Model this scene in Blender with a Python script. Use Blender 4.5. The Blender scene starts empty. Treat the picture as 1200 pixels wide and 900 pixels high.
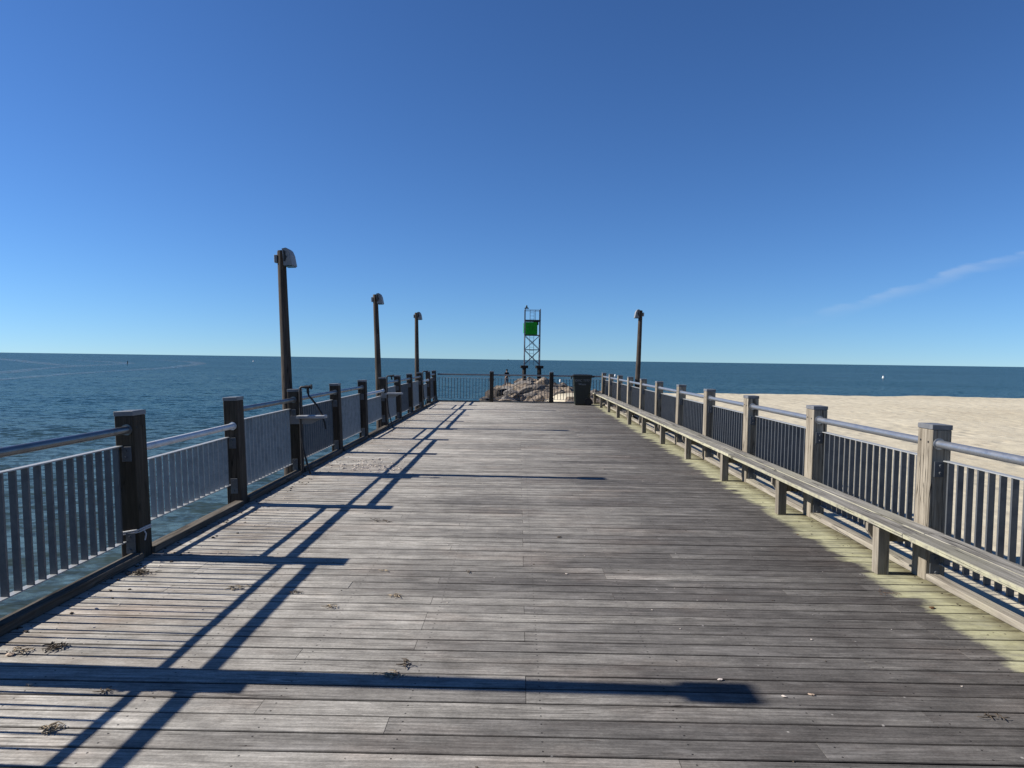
import bpy, bmesh, math, random
from mathutils import Vector, Matrix, Quaternion, noise as mnoise
R = math.radians
random.seed(11)
sc = bpy.context.scene
COL = sc.collection

# ------------------------------------------------------------------ helpers
def tag(o, label=None, cat=None, group=None, kind=None):
    if label: o['label'] = label
    if cat: o['category'] = cat
    if group: o['group'] = group
    if kind: o['kind'] = kind
    return o

def empty(name, loc=(0, 0, 0), rot=(0, 0, 0), label=None, cat=None, group=None):
    o = bpy.data.objects.new(name, None)
    o.empty_display_size = 0.1
    COL.objects.link(o)
    o.location = loc; o.rotation_euler = rot
    return tag(o, label, cat, group)

def link(name, mesh, parent=None, loc=(0, 0, 0), rot=(0, 0, 0)):
    o = bpy.data.objects.new(name, mesh)
    COL.objects.link(o)
    o.location = loc; o.rotation_euler = rot
    if parent: o.parent = parent
    return o

def copy_tree(o, parent=None):
    c = o.copy(); COL.objects.link(c)
    if parent: c.parent = parent
    for ch in [x for x in COL.objects if x.parent == o]:
        copy_tree(ch, c)
    return c

class MB:
    """collects shapes of ONE part"""
    def __init__(s): s.v = []; s.f = []; s.sm = []
    def add(s, vs, fs, smooth=False):
        n = len(s.v); s.v += [tuple(p) for p in vs]
        for f in fs: s.f.append(tuple(i + n for i in f)); s.sm.append(smooth)
        return s
    def box(s, x0, x1, y0, y1, z0, z1, ch=0.0):
        if ch <= 0:
            vs = [(x, y, z) for z in (z0, z1) for y in (y0, y1) for x in (x0, x1)]
            fs = [(0, 2, 3, 1), (4, 5, 7, 6), (0, 1, 5, 4), (2, 6, 7, 3), (0, 4, 6, 2), (1, 3, 7, 5)]
            return s.add(vs, fs)
        # every edge chamfered: three rectangles' worth of corner triples
        xs = (x0, x1); ys = (y0, y1); zs = (z0, z1); vs = []; idx = {}
        for i in (0, 1):
            for j in (0, 1):
                for k in (0, 1):
                    dx = ch if i == 0 else -ch; dy = ch if j == 0 else -ch; dz = ch if k == 0 else -ch
                    idx[i, j, k, 'x'] = len(vs); vs.append((xs[i], ys[j] + dy, zs[k] + dz))
                    idx[i, j, k, 'y'] = len(vs); vs.append((xs[i] + dx, ys[j], zs[k] + dz))
                    idx[i, j, k, 'z'] = len(vs); vs.append((xs[i] + dx, ys[j] + dy, zs[k]))
        I = idx; fs = []
        for i in (0, 1):
            q = [I[i, 0, 0, 'x'], I[i, 1, 0, 'x'], I[i, 1, 1, 'x'], I[i, 0, 1, 'x']]
            fs.append(q if i else q[::-1])
            q = [I[0, i, 0, 'y'], I[0, i, 1, 'y'], I[1, i, 1, 'y'], I[1, i, 0, 'y']]
            fs.append(q if i else q[::-1])
            q = [I[0, 0, i, 'z'], I[1, 0, i, 'z'], I[1, 1, i, 'z'], I[0, 1, i, 'z']]
            fs.append(q if i else q[::-1])
        for a in (0, 1):
            for b in (0, 1):
                fs.append([I[0, a, b, 'y'], I[1, a, b, 'y'], I[1, a, b, 'z'], I[0, a, b, 'z']])
                fs.append([I[a, 0, b, 'x'], I[a, 1, b, 'x'], I[a, 1, b, 'z'], I[a, 0, b, 'z']])
                fs.append([I[a, b, 0, 'x'], I[a, b, 1, 'x'], I[a, b, 1, 'y'], I[a, b, 0, 'y']])
                for c in (0, 1):
                    fs.append([I[a, b, c, 'x'], I[a, b, c, 'y'], I[a, b, c, 'z']])
        return s.add(vs, fs)
    def tube(s, pts, rad, n=10, cap=True, smooth=True):
        pts = [Vector(p) for p in pts]
        rs = rad if isinstance(rad, (list, tuple)) else [rad] * len(pts)
        vs = []; prev = None
        for i, p in enumerate(pts):
            d = (pts[min(i + 1, len(pts) - 1)] - pts[max(i - 1, 0)]).normalized()
            if prev is None:
                a = Vector((0, 0, 1)) if abs(d.z) < .9 else Vector((1, 0, 0))
                u = d.cross(a).normalized()
            else:
                u = (prev - d * prev.dot(d)).normalized()
            prev = u; w = d.cross(u)
            for k in range(n):
                t = 2 * math.pi * k / n
                vs.append(p + (u * math.cos(t) + w * math.sin(t)) * rs[i])
        fs = []
        for i in range(len(pts) - 1):
            for k in range(n):
                a = i * n + k; b = i * n + (k + 1) % n
                fs.append((a, b, b + n, a + n))
        s.add(vs, fs, smooth)
        if cap:
            s.add(vs[:n], [tuple(range(n))[::-1]]); s.add(vs[-n:], [tuple(range(n))])
        return s
    def prism(s, prof, y0, y1):
        """profile in x-z, extruded along y"""
        n = len(prof)
        vs = [(x, y0, z) for x, z in prof] + [(x, y1, z) for x, z in prof]
        fs = [tuple(range(n)), tuple(range(2 * n - 1, n - 1, -1))]
        for i in range(n):
            j = (i + 1) % n
            fs.append((i, i + n, j + n, j))
        return s.add(vs, fs)
    def mesh(s, name, mat):
        me = bpy.data.meshes.new(name)
        me.from_pydata(s.v, [], s.f)
        me.polygons.foreach_set('use_smooth', s.sm)
        me.materials.append(mat)
        bm = bmesh.new(); bm.from_mesh(me)
        bmesh.ops.recalc_face_normals(bm, faces=bm.faces)
        bm.to_mesh(me); bm.free()
        return me
    def build(s, name, mat, parent=None, loc=(0, 0, 0), rot=(0, 0, 0)):
        return link(name, s.mesh(name, mat), parent, loc, rot)

# ------------------------------------------------------------------ node helper
ALB = .74      # one reflectance level for all non metals, set with the exposure
class NT:
    def __init__(s, name):
        s.m = bpy.data.materials.new(name); s.m.use_nodes = True
        s.t = s.m.node_tree; s.n = s.t.nodes; s.n.clear()
        s.out = s.n.new('ShaderNodeOutputMaterial')
        s.b = s.n.new('ShaderNodeBsdfPrincipled')
        s.t.links.new(s.b.outputs[0], s.out.inputs[0])
    def put(s, sock, v):
        if hasattr(v, 'is_linked') or isinstance(v, bpy.types.NodeSocket): s.t.links.new(v, sock)
        else:
            if isinstance(v, (tuple, list)) and len(v) == 3 and sock.type == 'RGBA': v = (*v, 1)
            sock.default_value = v
    def bsdf(s, **k):
        if 'Base_Color' in k and 'Metallic' not in k: k['Base_Color'] = s.mix(1.0, k['Base_Color'], (ALB, ALB, ALB), 'MULTIPLY')
        for a, v in k.items(): s.put(s.b.inputs[a.replace('_', ' ')], v)
    def obj(s):
        return s.n.new('ShaderNodeTexCoord').outputs['Object']
    def pos(s):
        return s.n.new('ShaderNodeNewGeometry').outputs['Position']
    def nrm(s):
        return s.n.new('ShaderNodeNewGeometry').outputs['Normal']
    def island(s):
        return s.n.new('ShaderNodeNewGeometry').outputs['Random Per Island']
    def rnd(s):
        return s.n.new('ShaderNodeObjectInfo').outputs['Random']
    def map(s, v, scale=(1, 1, 1), loc=(0, 0, 0)):
        n = s.n.new('ShaderNodeMapping'); s.put(n.inputs[0], v)
        s.put(n.inputs['Scale'], scale); s.put(n.inputs['Location'], loc)
        return n.outputs[0]
    def noise(s, v, scale=1, detail=4, rough=.55, dist=0):
        n = s.n.new('ShaderNodeTexNoise'); s.put(n.inputs['Vector'], v)
        n.inputs['Scale'].default_value = scale; n.inputs['Detail'].default_value = detail
        n.inputs['Roughness'].default_value = rough; n.inputs['Distortion'].default_value = dist
        return n.outputs[0]
    def voro(s, v, scale=1, feature='F1'):
        n = s.n.new('ShaderNodeTexVoronoi'); s.put(n.inputs['Vector'], v); n.feature = feature
        n.inputs['Scale'].default_value = scale
        return n.outputs['Distance']
    def math(s, op, a, b=0.0, c=None, clamp=False):
        n = s.n.new('ShaderNodeMath'); n.operation = op; n.use_clamp = clamp
        s.put(n.inputs[0], a); s.put(n.inputs[1], b)
        if c is not None: s.put(n.inputs[2], c)
        return n.outputs[0]
    def vmath(s, op, a, b):
        n = s.n.new('ShaderNodeVectorMath'); n.operation = op
        s.put(n.inputs[0], a); s.put(n.inputs[1], b); return n.outputs[0]
    def comb(s, x, y, z):
        n = s.n.new('ShaderNodeCombineXYZ')
        s.put(n.inputs[0], x); s.put(n.inputs[1], y); s.put(n.inputs[2], z); return n.outputs[0]
    def sep(s, v):
        n = s.n.new('ShaderNodeSeparateXYZ'); s.put(n.inputs[0], v); return n.outputs
    def mr(s, v, a, b, c=0., d=1., smooth=False):
        n = s.n.new('ShaderNodeMapRange'); n.clamp = True
        if smooth: n.interpolation_type = 'SMOOTHSTEP'
        for i, x in enumerate((v, a, b, c, d)): s.put(n.inputs[i], x)
        return n.outputs[0]
    def ramp(s, v, stops):
        n = s.n.new('ShaderNodeValToRGB'); s.put(n.inputs[0], v)
        e = n.color_ramp.elements
        while len(e) < len(stops): e.new(.5)
        for el, (p, c) in zip(e, stops): el.position = p; el.color = (*c, 1)
        return n.outputs[0]
    def mix(s, f, a, b, mode='MIX'):
        n = s.n.new('ShaderNodeMix'); n.data_type = 'RGBA'; n.blend_type = mode
        s.put(n.inputs[0], f); s.put(n.inputs[6], a); s.put(n.inputs[7], b)
        return n.outputs[2]
    def bump(s, h, strength=.5, dist=.01, normal=None):
        n = s.n.new('ShaderNodeBump'); n.inputs['Strength'].default_value = strength
        n.inputs['Distance'].default_value = dist; s.put(n.inputs['Height'], h)
        if normal is not None: s.put(n.inputs['Normal'], normal)
        return n.outputs[0]

# ------------------------------------------------------------------ materials
def timber(name, dark, light, axis='z', tint=None, grain=1.0, lichen=None, rough=.85, edge=None):
    t = NT(name); o = t.obj(); r = t.rnd(); i = t.island()
    off = t.math('MULTIPLY', t.math('ADD', r, i), 37.0)
    v = t.vmath('ADD', o, t.comb(off, off, off))
    sc_ = {'z': (22, 22, 1.3), 'y': (22, 1.0, 22), 'x': (1.0, 22, 22)}[axis]
    g = t.noise(t.map(v, sc_), 1.6, 6, .65, .6)
    g2 = t.noise(t.map(v, tuple(x * .28 for x in sc_)), 1.5, 3, .6, .3)
    b = t.noise(v, 2.2, 4)
    c = t.ramp(g, [(.3, dark), (.68, light)])
    c = t.mix(t.mr(g2, .45, .7, 0, .55), c, tuple(x * .55 for x in dark))
    c = t.mix(t.mr(b, .52, .75, 0, .5), c, tuple(min(1, x * 1.15) for x in light))
    if tint: c = t.mix(t.mr(t.noise(v, 1.1, 3), .5, .72, 0, .6), c, tint)
    if lichen: c = t.mix(t.mr(t.noise(v, 9, 5, .7), .42, .62, .15, .8), c, lichen)
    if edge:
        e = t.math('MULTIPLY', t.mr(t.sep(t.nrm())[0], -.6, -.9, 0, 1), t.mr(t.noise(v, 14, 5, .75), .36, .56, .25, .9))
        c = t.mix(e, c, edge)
    c = t.mix(t.math('MULTIPLY', r, .3), c, tuple(x * .7 for x in dark))
    ck = t.noise(t.map(v, tuple(x * (.55 if x > 2 else .45) for x in sc_)), 1.0, 2, .5, .4)
    ck = t.math('MULTIPLY', t.mr(t.math('ABSOLUTE', t.math('SUBTRACT', ck, .5)), .004, .016, 1, 0), t.mr(b, .45, .55, 0, .8))
    c = t.mix(ck, c, tuple(x * .18 for x in dark))
    knots = t.voro(t.map(v, tuple(x * .12 for x in sc_)), 2.0)
    c = t.mix(t.mr(knots, .05, .13, .6, 0), c, tuple(x * .4 for x in dark))
    t.bsdf(Base_Color=c, Roughness=rough, Specular_IOR_Level=.12,
           Normal=t.bump(t.math('SUBTRACT', t.math('ADD', g, t.math('MULTIPLY', g2, .6)), ck), .7 * grain, .006))
    return t.m

M = {}
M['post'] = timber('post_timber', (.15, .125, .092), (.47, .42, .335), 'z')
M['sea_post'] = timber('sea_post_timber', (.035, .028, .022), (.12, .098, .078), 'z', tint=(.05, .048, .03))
M['pole'] = timber('pole_timber', (.038, .031, .026), (.135, .113, .094), 'z')
M['cap'] = None
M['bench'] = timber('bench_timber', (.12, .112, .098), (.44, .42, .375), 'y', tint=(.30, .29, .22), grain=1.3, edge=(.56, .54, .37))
M['bench_leg'] = timber('bench_leg_timber', (.17, .145, .11), (.43, .39, .315), 'z')
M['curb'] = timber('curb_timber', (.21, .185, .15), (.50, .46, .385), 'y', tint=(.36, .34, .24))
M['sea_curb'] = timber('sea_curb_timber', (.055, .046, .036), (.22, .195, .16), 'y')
M['frame'] = timber('frame_timber', (.06, .05, .04), (.14, .12, .1), 'y')

def deck_material():
    t = NT('weathered_deck_boards'); o = t.obj(); i = t.island()
    off = t.math('MULTIPLY', i, 91.0)
    v = t.vmath('ADD', o, t.comb(off, t.math('MULTIPLY', off, 1.7), 0))
    s = t.sep(o); X, Y = s[0], s[1]
    fine = t.noise(t.map(v, (2.2, 75, 20)), 1.0, 6, .7, .3)
    hair = t.noise(t.map(v, (5, 210, 40)), 1.0, 4, .75, .2)
    mid = t.noise(t.map(v, (.9, 17, 8)), 1.0, 5, .65, 1.2)
    blot = t.noise(t.map(o, (.55, 1.1, 1)), 1.0, 5, .62)
    blot2 = t.noise(t.map(v, (1.6, 7, 1)), 1.0, 5, .7, .8)
    # boards grow paler towards the sea side and the far end (a slow drift of tone)
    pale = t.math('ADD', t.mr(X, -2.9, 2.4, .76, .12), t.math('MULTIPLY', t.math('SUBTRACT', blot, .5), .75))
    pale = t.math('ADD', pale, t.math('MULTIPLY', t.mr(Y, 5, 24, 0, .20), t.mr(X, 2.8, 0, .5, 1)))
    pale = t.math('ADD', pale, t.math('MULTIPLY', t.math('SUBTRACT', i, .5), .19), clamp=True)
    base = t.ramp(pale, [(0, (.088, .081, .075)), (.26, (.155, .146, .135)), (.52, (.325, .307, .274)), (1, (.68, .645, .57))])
    def tone(c, v, a, b, lo, hi):
        f = t.mr(v, a, b, lo, hi); return t.mix(1.0, c, t.comb(f, f, f), 'MULTIPLY')
    mott = t.noise(t.map(o, (1, 1.6, 1)), 5.0, 6, .72); grit = t.noise(t.map(o, (1, 1.5, 1)), 55, 4, .8)
    c = tone(base, mid, .34, .66, .76, 1.18)
    c = tone(c, mott, .34, .66, .74, 1.26)
    c = tone(c, grit, .34, .66, .80, 1.20)
    c = tone(c, fine, .32, .68, .62, 1.28)
    c = tone(c, hair, .30, .70, .72, 1.25)
    c = t.mix(t.mr(blot2, .56, .76, 0, .5), c, t.mix(.5, c, (.60, .575, .545)))
    c = t.mix(t.mr(t.noise(t.map(v, (1.1, 5, 1), (3, 1, 0)), 1.3, 5, .7), .56, .74, 0, .5), c, (.10, .082, .074))
    # wind blown sand and plant crumbs gather along the sea side
    dirt = t.math('MULTIPLY', t.mr(X, -1.2, -2.8, 0, 1), t.mr(t.noise(t.map(o, (1.2, 2.4, 1)), 1.3, 6, .7), .46, .66, 0, .55))
    c = t.mix(dirt, c, (.27, .205, .15))
    c = t.mix(t.mr(t.noise(t.map(o, (.7, 1.3, 1), (9, 4, 0)), 1.0, 5, .65), .52, .72, 0, .45), c, t.mix(1.0, c, (1.0, .84, .76), 'MULTIPLY'))
    # yellow green algae on the strip under the bench
    edge = t.math('ADD', X, t.math('MULTIPLY', t.math('SUBTRACT', i, .5), .13))
    edge = t.math('ADD', edge, t.math('MULTIPLY', t.math('SUBTRACT', mid, .5), .10))
    edge = t.math('ADD', edge, t.math('MULTIPLY', t.math('SUBTRACT', mott, .5), .26))
    alg = t.math('MULTIPLY', t.mr(edge, 2.665, 2.755, 0, 1), t.mr(blot2, .34, .66, 1.0, .45))
    alg = t.math('MULTIPLY', alg, t.mr(mott, .3, .55, .6, 1))
    alg = t.math('MULTIPLY', alg, t.mr(fine, .25, .45, .6, 1))
    algc = t.mix(t.mr(t.noise(v, 5, 4, .7), .35, .65), (.47, .455, .265), (.64, .625, .40))
    c = t.mix(alg, c, algc)
    # grime gathered against the right curb, and gap shade and dirt put into the colour of the board sides
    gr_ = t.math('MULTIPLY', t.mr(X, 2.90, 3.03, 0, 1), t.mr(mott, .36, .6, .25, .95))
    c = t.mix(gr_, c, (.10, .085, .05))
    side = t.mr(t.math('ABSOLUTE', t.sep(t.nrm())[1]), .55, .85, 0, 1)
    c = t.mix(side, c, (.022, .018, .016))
    # screw heads: two per board at every joist
    px = t.math('ABSOLUTE', t.math('SUBTRACT', t.math('FRACT', t.math('ADD', t.math('DIVIDE', X, .61), .3)), .5))
    py = t.math('SUBTRACT', t.math('FRACT', t.math('DIVIDE', t.math('ADD', Y, 2.0), .146)), .475)
    py = t.math('ABSOLUTE', t.math('SUBTRACT', t.math('ABSOLUTE', py), .25))
    dd = t.math('SQRT', t.math('ADD', t.math('POWER', t.math('MULTIPLY', px, .61), 2), t.math('POWER', t.math('MULTIPLY', py, .146), 2)))
    scr = t.mr(dd, .0035, .0055, .85, 0)
    c = t.mix(scr, c, (.02, .017, .016))
    ck = t.noise(t.map(v, (.45, 26, 6), (4, 0, 2)), 1.0, 3, .55, .5)
    ck = t.math('MULTIPLY', t.mr(t.math('ABSOLUTE', t.math('SUBTRACT', ck, .5)), .004, .013, 1, 0), t.mr(t.noise(t.map(v, (.7, 3, 1), (5, 5, 5)), 1.0, 2), .54, .62, 0, .75))
    c = t.mix(ck, c, (.035, .03, .027))
    # small knots, splits and droppings
    kn = t.voro(t.map(v, (1.3, 9, 1)), 1.1)
    c = t.mix(t.mr(kn, .035, .075, .7, 0), c, (.055, .042, .035))
    spk = t.voro(t.map(o, (1, 1, 1)), 5.5)
    c = t.mix(t.mr(spk, .02, .045, .75, 0), c, (.5, .47, .43))
    h = t.math('ADD', t.math('MULTIPLY', fine, .7), mid)
    h = t.math('SUBTRACT', h, scr)
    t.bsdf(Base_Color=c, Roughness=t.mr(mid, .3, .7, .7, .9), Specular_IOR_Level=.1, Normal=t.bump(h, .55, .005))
    return t.m
M['deck'] = deck_material()

def galvanised(name, base=(.34, .36, .38), metal=.75, rough=.42):
    t = NT(name); v = t.vmath('ADD', t.obj(), t.comb(t.math('MULTIPLY', t.rnd(), 31), 0, 0))
    sp = t.voro(v, 60); n = t.noise(v, 9, 5, .65)
    c = t.mix(t.mr(sp, .2, .8, 0, .35), base, tuple(x * 1.35 for x in base))
    c = t.mix(t.mr(n, .45, .7, 0, .5), c, tuple(x * .6 for x in base))
    t.bsdf(Base_Color=c, Metallic=metal, Roughness=t.mr(n, .3, .7, rough - .08, rough + .15), Normal=t.bump(n, .15, .004))
    return t.m
M['galv'] = galvanised('galvanised_steel', (.30, .31, .31), .3, .5)
M['bars'] = galvanised('galvanised_bars', (.10, .108, .118), .45, .5)
M['pipe'] = galvanised('galvanised_pipe', (.33, .345, .365), .82, .38)
M['bars_pale'] = galvanised('pale_galvanised_bars', (.235, .25, .26), .4, .5)  # paler copy of the bars, brighter reflections put into the colour
M['pipe_pale'] = galvanised('pale_pipe', (.50, .52, .54), .35, .5)
M['pipe_dark'] = galvanised('dark_galvanised_pipe', (.17, .18, .19), .8, .34)
M['tower_steel'] = galvanised('tower_steel', (.10, .11, .13), .4, .5)

def simple(name, c, rough=.6, spec=.3, var=.25, scale=6, metal=0):
    t = NT(name); v = t.vmath('ADD', t.obj(), t.comb(t.math('MULTIPLY', t.rnd(), 13), 0, 0))
    n = t.noise(v, scale, 5, .6)
    a = tuple(x * (1 - var) for x in c); b = tuple(min(1, x * (1 + var)) for x in c)
    t.bsdf(Base_Color=t.ramp(n, [(.3, a), (.7, b)]), Roughness=rough, Specular_IOR_Level=spec,
           Normal=t.bump(n, .2, .004))
    return t.m
M['cap'] = simple('zinc_cap', (.165, .17, .18), .5, .4, .3, 9)
M['lamp_grey'] = simple('lamp_housing_grey', (.27, .275, .28), .5)
M['black'] = simple('black_rubber', (.012, .012, .014), .5)
M['iron'] = simple('dark_iron', (.03, .028, .027), .6)
M['pipe_black'] = simple('dark_pipe', (.022, .022, .024), .5)
M['shelf'] = simple('grey_shelf_plastic', (.36, .37, .38), .45)
M['bin'] = simple('bin_green_plastic', (.016, .021, .015), .42, .45, .15)
M['bin_lid'] = simple('bin_lid_plastic', (.011, .013, .011), .45, .4, .15)
M['white'] = simple('white_paint', (.75, .75, .73), .5, .3, .08)
M['bin_print'] = simple('bin_lettering', (.30, .30, .29), .7, .2, .08)
M['green'] = simple('green_board', (.002, .34, .003), .5, .3, .1)
M['green_dark'] = simple('green_numeral', (.003, .15, .006), .5, .3, .1)
M['glass'] = simple('lantern_glass', (.04, .06, .05), .15, .5, .1)
M['rope'] = simple('pale_rope', (.55, .55, .55), .8, .2, .2, 60)
M['pile'] = simple('beacon_pile', (.030, .025, .021), .8, .2, .4)
M['leaf'] = simple('dry_leaf', (.13, .07, .035), .8, .1, .4, 40)
M['weed'] = simple('dried_seaweed', (.36, .29, .20), .9, .1, .5, 50)
M['weed_dark'] = simple('dark_seaweed', (.10, .08, .06), .9, .1, .5, 50)
M['shell'] = simple('broken_shell', (.68, .60, .52), .6, .3, .35, 30)
M['crab'] = simple('crab_shell', (.45, .34, .25), .6, .3, .4, 40)
M['skin'] = simple('skin', (.38, .24, .17), .6)
M['jacket'] = simple('dark_jacket', (.016, .016, .02), .85, .2)
M['trousers'] = simple('grey_trousers', (.15, .13, .13), .85, .2)
M['hat'] = simple('dark_hat', (.012, .014, .018), .85, .2)
M['hull'] = simple('hull_grey', (.07, .08, .09), .7)

def rock_material(name, a, b, c3):
    t = NT(name); v = t.vmath('ADD', t.obj(), t.comb(t.math('MULTIPLY', t.rnd(), 51), t.math('MULTIPLY', t.rnd(), 23), 0))
    n1 = t.noise(v, 1.4, 6, .65, .5); n2 = t.noise(v, 6.5, 6, .7); n3 = t.voro(t.map(v, (1, 1, 2.6)), 2.6, 'DISTANCE_TO_EDGE')
    c = t.ramp(n1, [(.3, a), (.5, b), (.72, c3)])
    c = t.mix(t.mr(n2, .42, .66, .65, 0), c, tuple(x * .32 for x in a))
    c = t.mix(t.math('MULTIPLY', t.rnd(), .55), c, (.20, .165, .13))
    crack = t.mr(n3, 0, .05, .55, 0)
    c = t.mix(crack, c, tuple(x * .2 for x in a))
    t.bsdf(Base_Color=c, Roughness=.85, Specular_IOR_Level=.25, Normal=t.bump(t.math('SUBTRACT', n2, crack), .9, .05))
    return t.m
M['rock'] = rock_material('tan_rock', (.24, .175, .12), (.46, .365, .265), (.63, .535, .42))
M['rock_grey'] = rock_material('grey_rock', (.15, .135, .12), (.30, .275, .25), (.46, .43, .39))
M['rock_wet_shade'] = rock_material('wet_and_shade_rock', (.018, .014, .011), (.045, .035, .026), (.085, .066, .048))

def sand_material():
    t = NT('beach_sand'); p = t.pos()
    a = t.noise(p, .12, 5, .6); b = t.noise(p, 1.1, 6, .65); g = t.noise(p, 60, 3, .7)
    c = t.ramp(a, [(.3, (.57, .51, .375)), (.7, (.66, .60, .455))])
    c = t.mix(t.mr(b, .5, .75, 0, .5), c, (.36, .29, .205))
    c = t.mix(t.mr(g, .35, .5, .35, 0), c, (.30, .24, .17))
    wrack = t.math('MULTIPLY', t.mr(t.noise(t.map(p, (.25, 1.6, 1)), 1, 6, .7), .56, .7, 0, .35), t.mr(t.sep(p)[1], 20, 40, .2, 1))
    c = t.mix(wrack, c, (.33, .26, .18))
    lump = t.noise(p, 3.0, 4, .6); v = t.voro(p, 1.9)
    h = t.math('ADD', t.math('MULTIPLY', lump, .6), t.math('MULTIPLY', t.mr(v, 0, .5, 0, 1, True), .7))
    h = t.math('ADD', h, t.math('MULTIPLY', g, .06))
    t.bsdf(Base_Color=c, Roughness=.95, Specular_IOR_Level=.1, Normal=t.bump(h, .65, .075))
    return t.m
M['sand'] = sand_material()

def water_material(name='sea_water', foam=False):
    t = NT(name); p = t.pos(); s = t.sep(p)
    wind = t.noise(t.map(p, (.012, .02, 1)), 1, 4, .6)
    def slope(v, scale, detail, rough):
        n = t.n.new('ShaderNodeTexNoise'); t.put(n.inputs['Vector'], v)
        n.inputs['Scale'].default_value = scale; n.inputs['Detail'].default_value = detail; n.inputs['Roughness'].default_value = rough
        return t.vmath('SUBTRACT', n.outputs['Color'], (.5, .5, .5))
    def scl(v, k):
        n = t.n.new('ShaderNodeVectorMath'); n.operation = 'SCALE'; t.put(n.inputs[0], v); t.put(n.inputs['Scale'], k); return n.outputs[0]
    # wave slopes: chop of a metre or so, ripples of a hand, and a longer swell
    sl1 = scl(slope(t.map(p, (.8, 1.15, 1)), 1.5, 3, .6), .95)
    sl2 = scl(slope(t.map(p, (1.0, 1.5, 1), (7, 3, 0)), 5.0, 3, .6), .75)
    sl3 = scl(slope(t.map(p, (.6, 1.0, 1), (2, 9, 0)), .22, 3, .55), .30)
    sv = scl(t.vmath('ADD', t.vmath('ADD', sl1, sl2), sl3), t.mr(wind, .35, .65, .8, 1.2))
    sx = t.sep(sv)
    nn = t.n.new('ShaderNodeVectorMath'); nn.operation = 'NORMALIZE'; t.put(nn.inputs[0], t.comb(sx[0], sx[1], 1.0))
    nrm_ = nn.outputs[0]
    # shallow, sandy water close in is greener and paler, deep water blue
    near = t.mr(s[1], 2, 45, 1, 0)
    c = t.mix(t.mr(wind, .38, .64), (.009, .040, .054), (.013, .049, .058))
    c = t.mix(t.math('MULTIPLY', near, .8), c, (.066, .082, .068))
    far = t.mr(s[1], 250, 1800, 0, 1)
    c = t.mix(t.math('MULTIPLY', far, .7), c, (.008, .045, .062))
    # a broken sea surface mirrors far less than a flat one: its facets hide one another
    di = t.n.new('ShaderNodeBsdfDiffuse'); t.put(di.inputs[0], t.mix(1.0, c, (ALB, ALB, ALB), 'MULTIPLY')); t.put(di.inputs['Normal'], nrm_)
    gl = t.n.new('ShaderNodeBsdfGlossy'); t.put(gl.inputs[0], (.95, .97, 1.0)); t.put(gl.inputs['Roughness'], t.mr(wind, .35, .65, .10, .17)); t.put(gl.inputs['Normal'], nrm_)
    fr_ = t.n.new('ShaderNodeFresnel'); fr_.inputs[0].default_value = 1.33; t.put(fr_.inputs['Normal'], nrm_)
    wm = t.n.new('ShaderNodeMixShader'); t.put(wm.inputs[0], t.math('MULTIPLY', fr_.outputs[0], .37))
    t.t.links.new(di.outputs[0], wm.inputs[1]); t.t.links.new(gl.outputs[0], wm.inputs[2])
    if not foam: t.t.links.new(wm.outputs[0], t.out.inputs[0])
    if foam:
        f = t.noise(t.map(p, (.9, .9, 1)), .8, 6, .72)
        a = t.mr(f, .42, .68, 0, .5)
        tr = t.n.new('ShaderNodeBsdfTransparent'); mx = t.n.new('ShaderNodeMixShader')
        t.bsdf(Base_Color=(.34, .40, .46), Roughness=.4)
        t.put(mx.inputs[0], a); t.t.links.new(tr.outputs[0], mx.inputs[1]); t.t.links.new(t.b.outputs[0], mx.inputs[2])
        t.t.links.new(mx.outputs[0], t.out.inputs[0])
    return t.m
M['water'] = water_material()
M['wake'] = water_material('boat_wake_foam', True)

# ------------------------------------------------------------------ camera
CAM_H = 1.6
F = 832.0
yaw = math.atan(8 / F); pitch = math.atan(28.5 / F); roll = math.atan(17 / 1200)
fw = Vector((-math.sin(yaw) * math.cos(pitch), math.cos(yaw) * math.cos(pitch), -math.sin(pitch)))
r0 = Vector((math.cos(yaw), math.sin(yaw), 0)); u0 = r0.cross(fw)
rr = r0 * math.cos(roll) + u0 * math.sin(roll)
uu = -r0 * math.sin(roll) + u0 * math.cos(roll)
cam = bpy.data.cameras.new('camera')
cam.sensor_fit = 'HORIZONTAL'; cam.sensor_width = 36; cam.lens = 36 * F / 1200
cam.clip_start = .05; cam.clip_end = 100000
co = bpy.data.objects.new('camera', cam); COL.objects.link(co)
m3 = Matrix((rr, uu, -fw)).transposed()
co.matrix_world = Matrix.Translation((0, 0, CAM_H)) @ m3.to_4x4()
sc.camera = co
def ground(px, py, z=0.0):
    """the point of the photo's pixel on the level z, for measuring where things stand"""
    d = fw * F + rr * (px - 600) + uu * (450 - py)
    k = (z - CAM_H) / d.z
    return Vector((0, 0, CAM_H)) + d * k

# ------------------------------------------------------------------ light
EL, DEV = 35.0, 1.6
sun_dir = Vector((-math.cos(R(EL)) * math.cos(R(DEV)), math.cos(R(EL)) * math.sin(R(DEV)), math.sin(R(EL))))
sl = bpy.data.lights.new('sun', 'SUN'); sl.energy = 5.0; sl.angle = R(.53); sl.color = (1, .94, .86)
so = bpy.data.objects.new('sun', sl); COL.objects.link(so); so.location = (-30, 0, 40)
so.rotation_euler = (-sun_dir).to_track_quat('-Z', 'Y').to_euler()
w = bpy.data.worlds.new('World'); sc.world = w; w.use_nodes = True
wn = w.node_tree.nodes; wl = w.node_tree.links; wn.clear()
wo = wn.new('ShaderNodeOutputWorld'); bg = wn.new('ShaderNodeBackground'); sky = wn.new('ShaderNodeTexSky')
sky.sky_type = 'NISHITA'; sky.sun_disc = False
sky.sun_elevation = R(EL); sky.sun_rotation = math.atan2(sun_dir.x, sun_dir.y)
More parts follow.
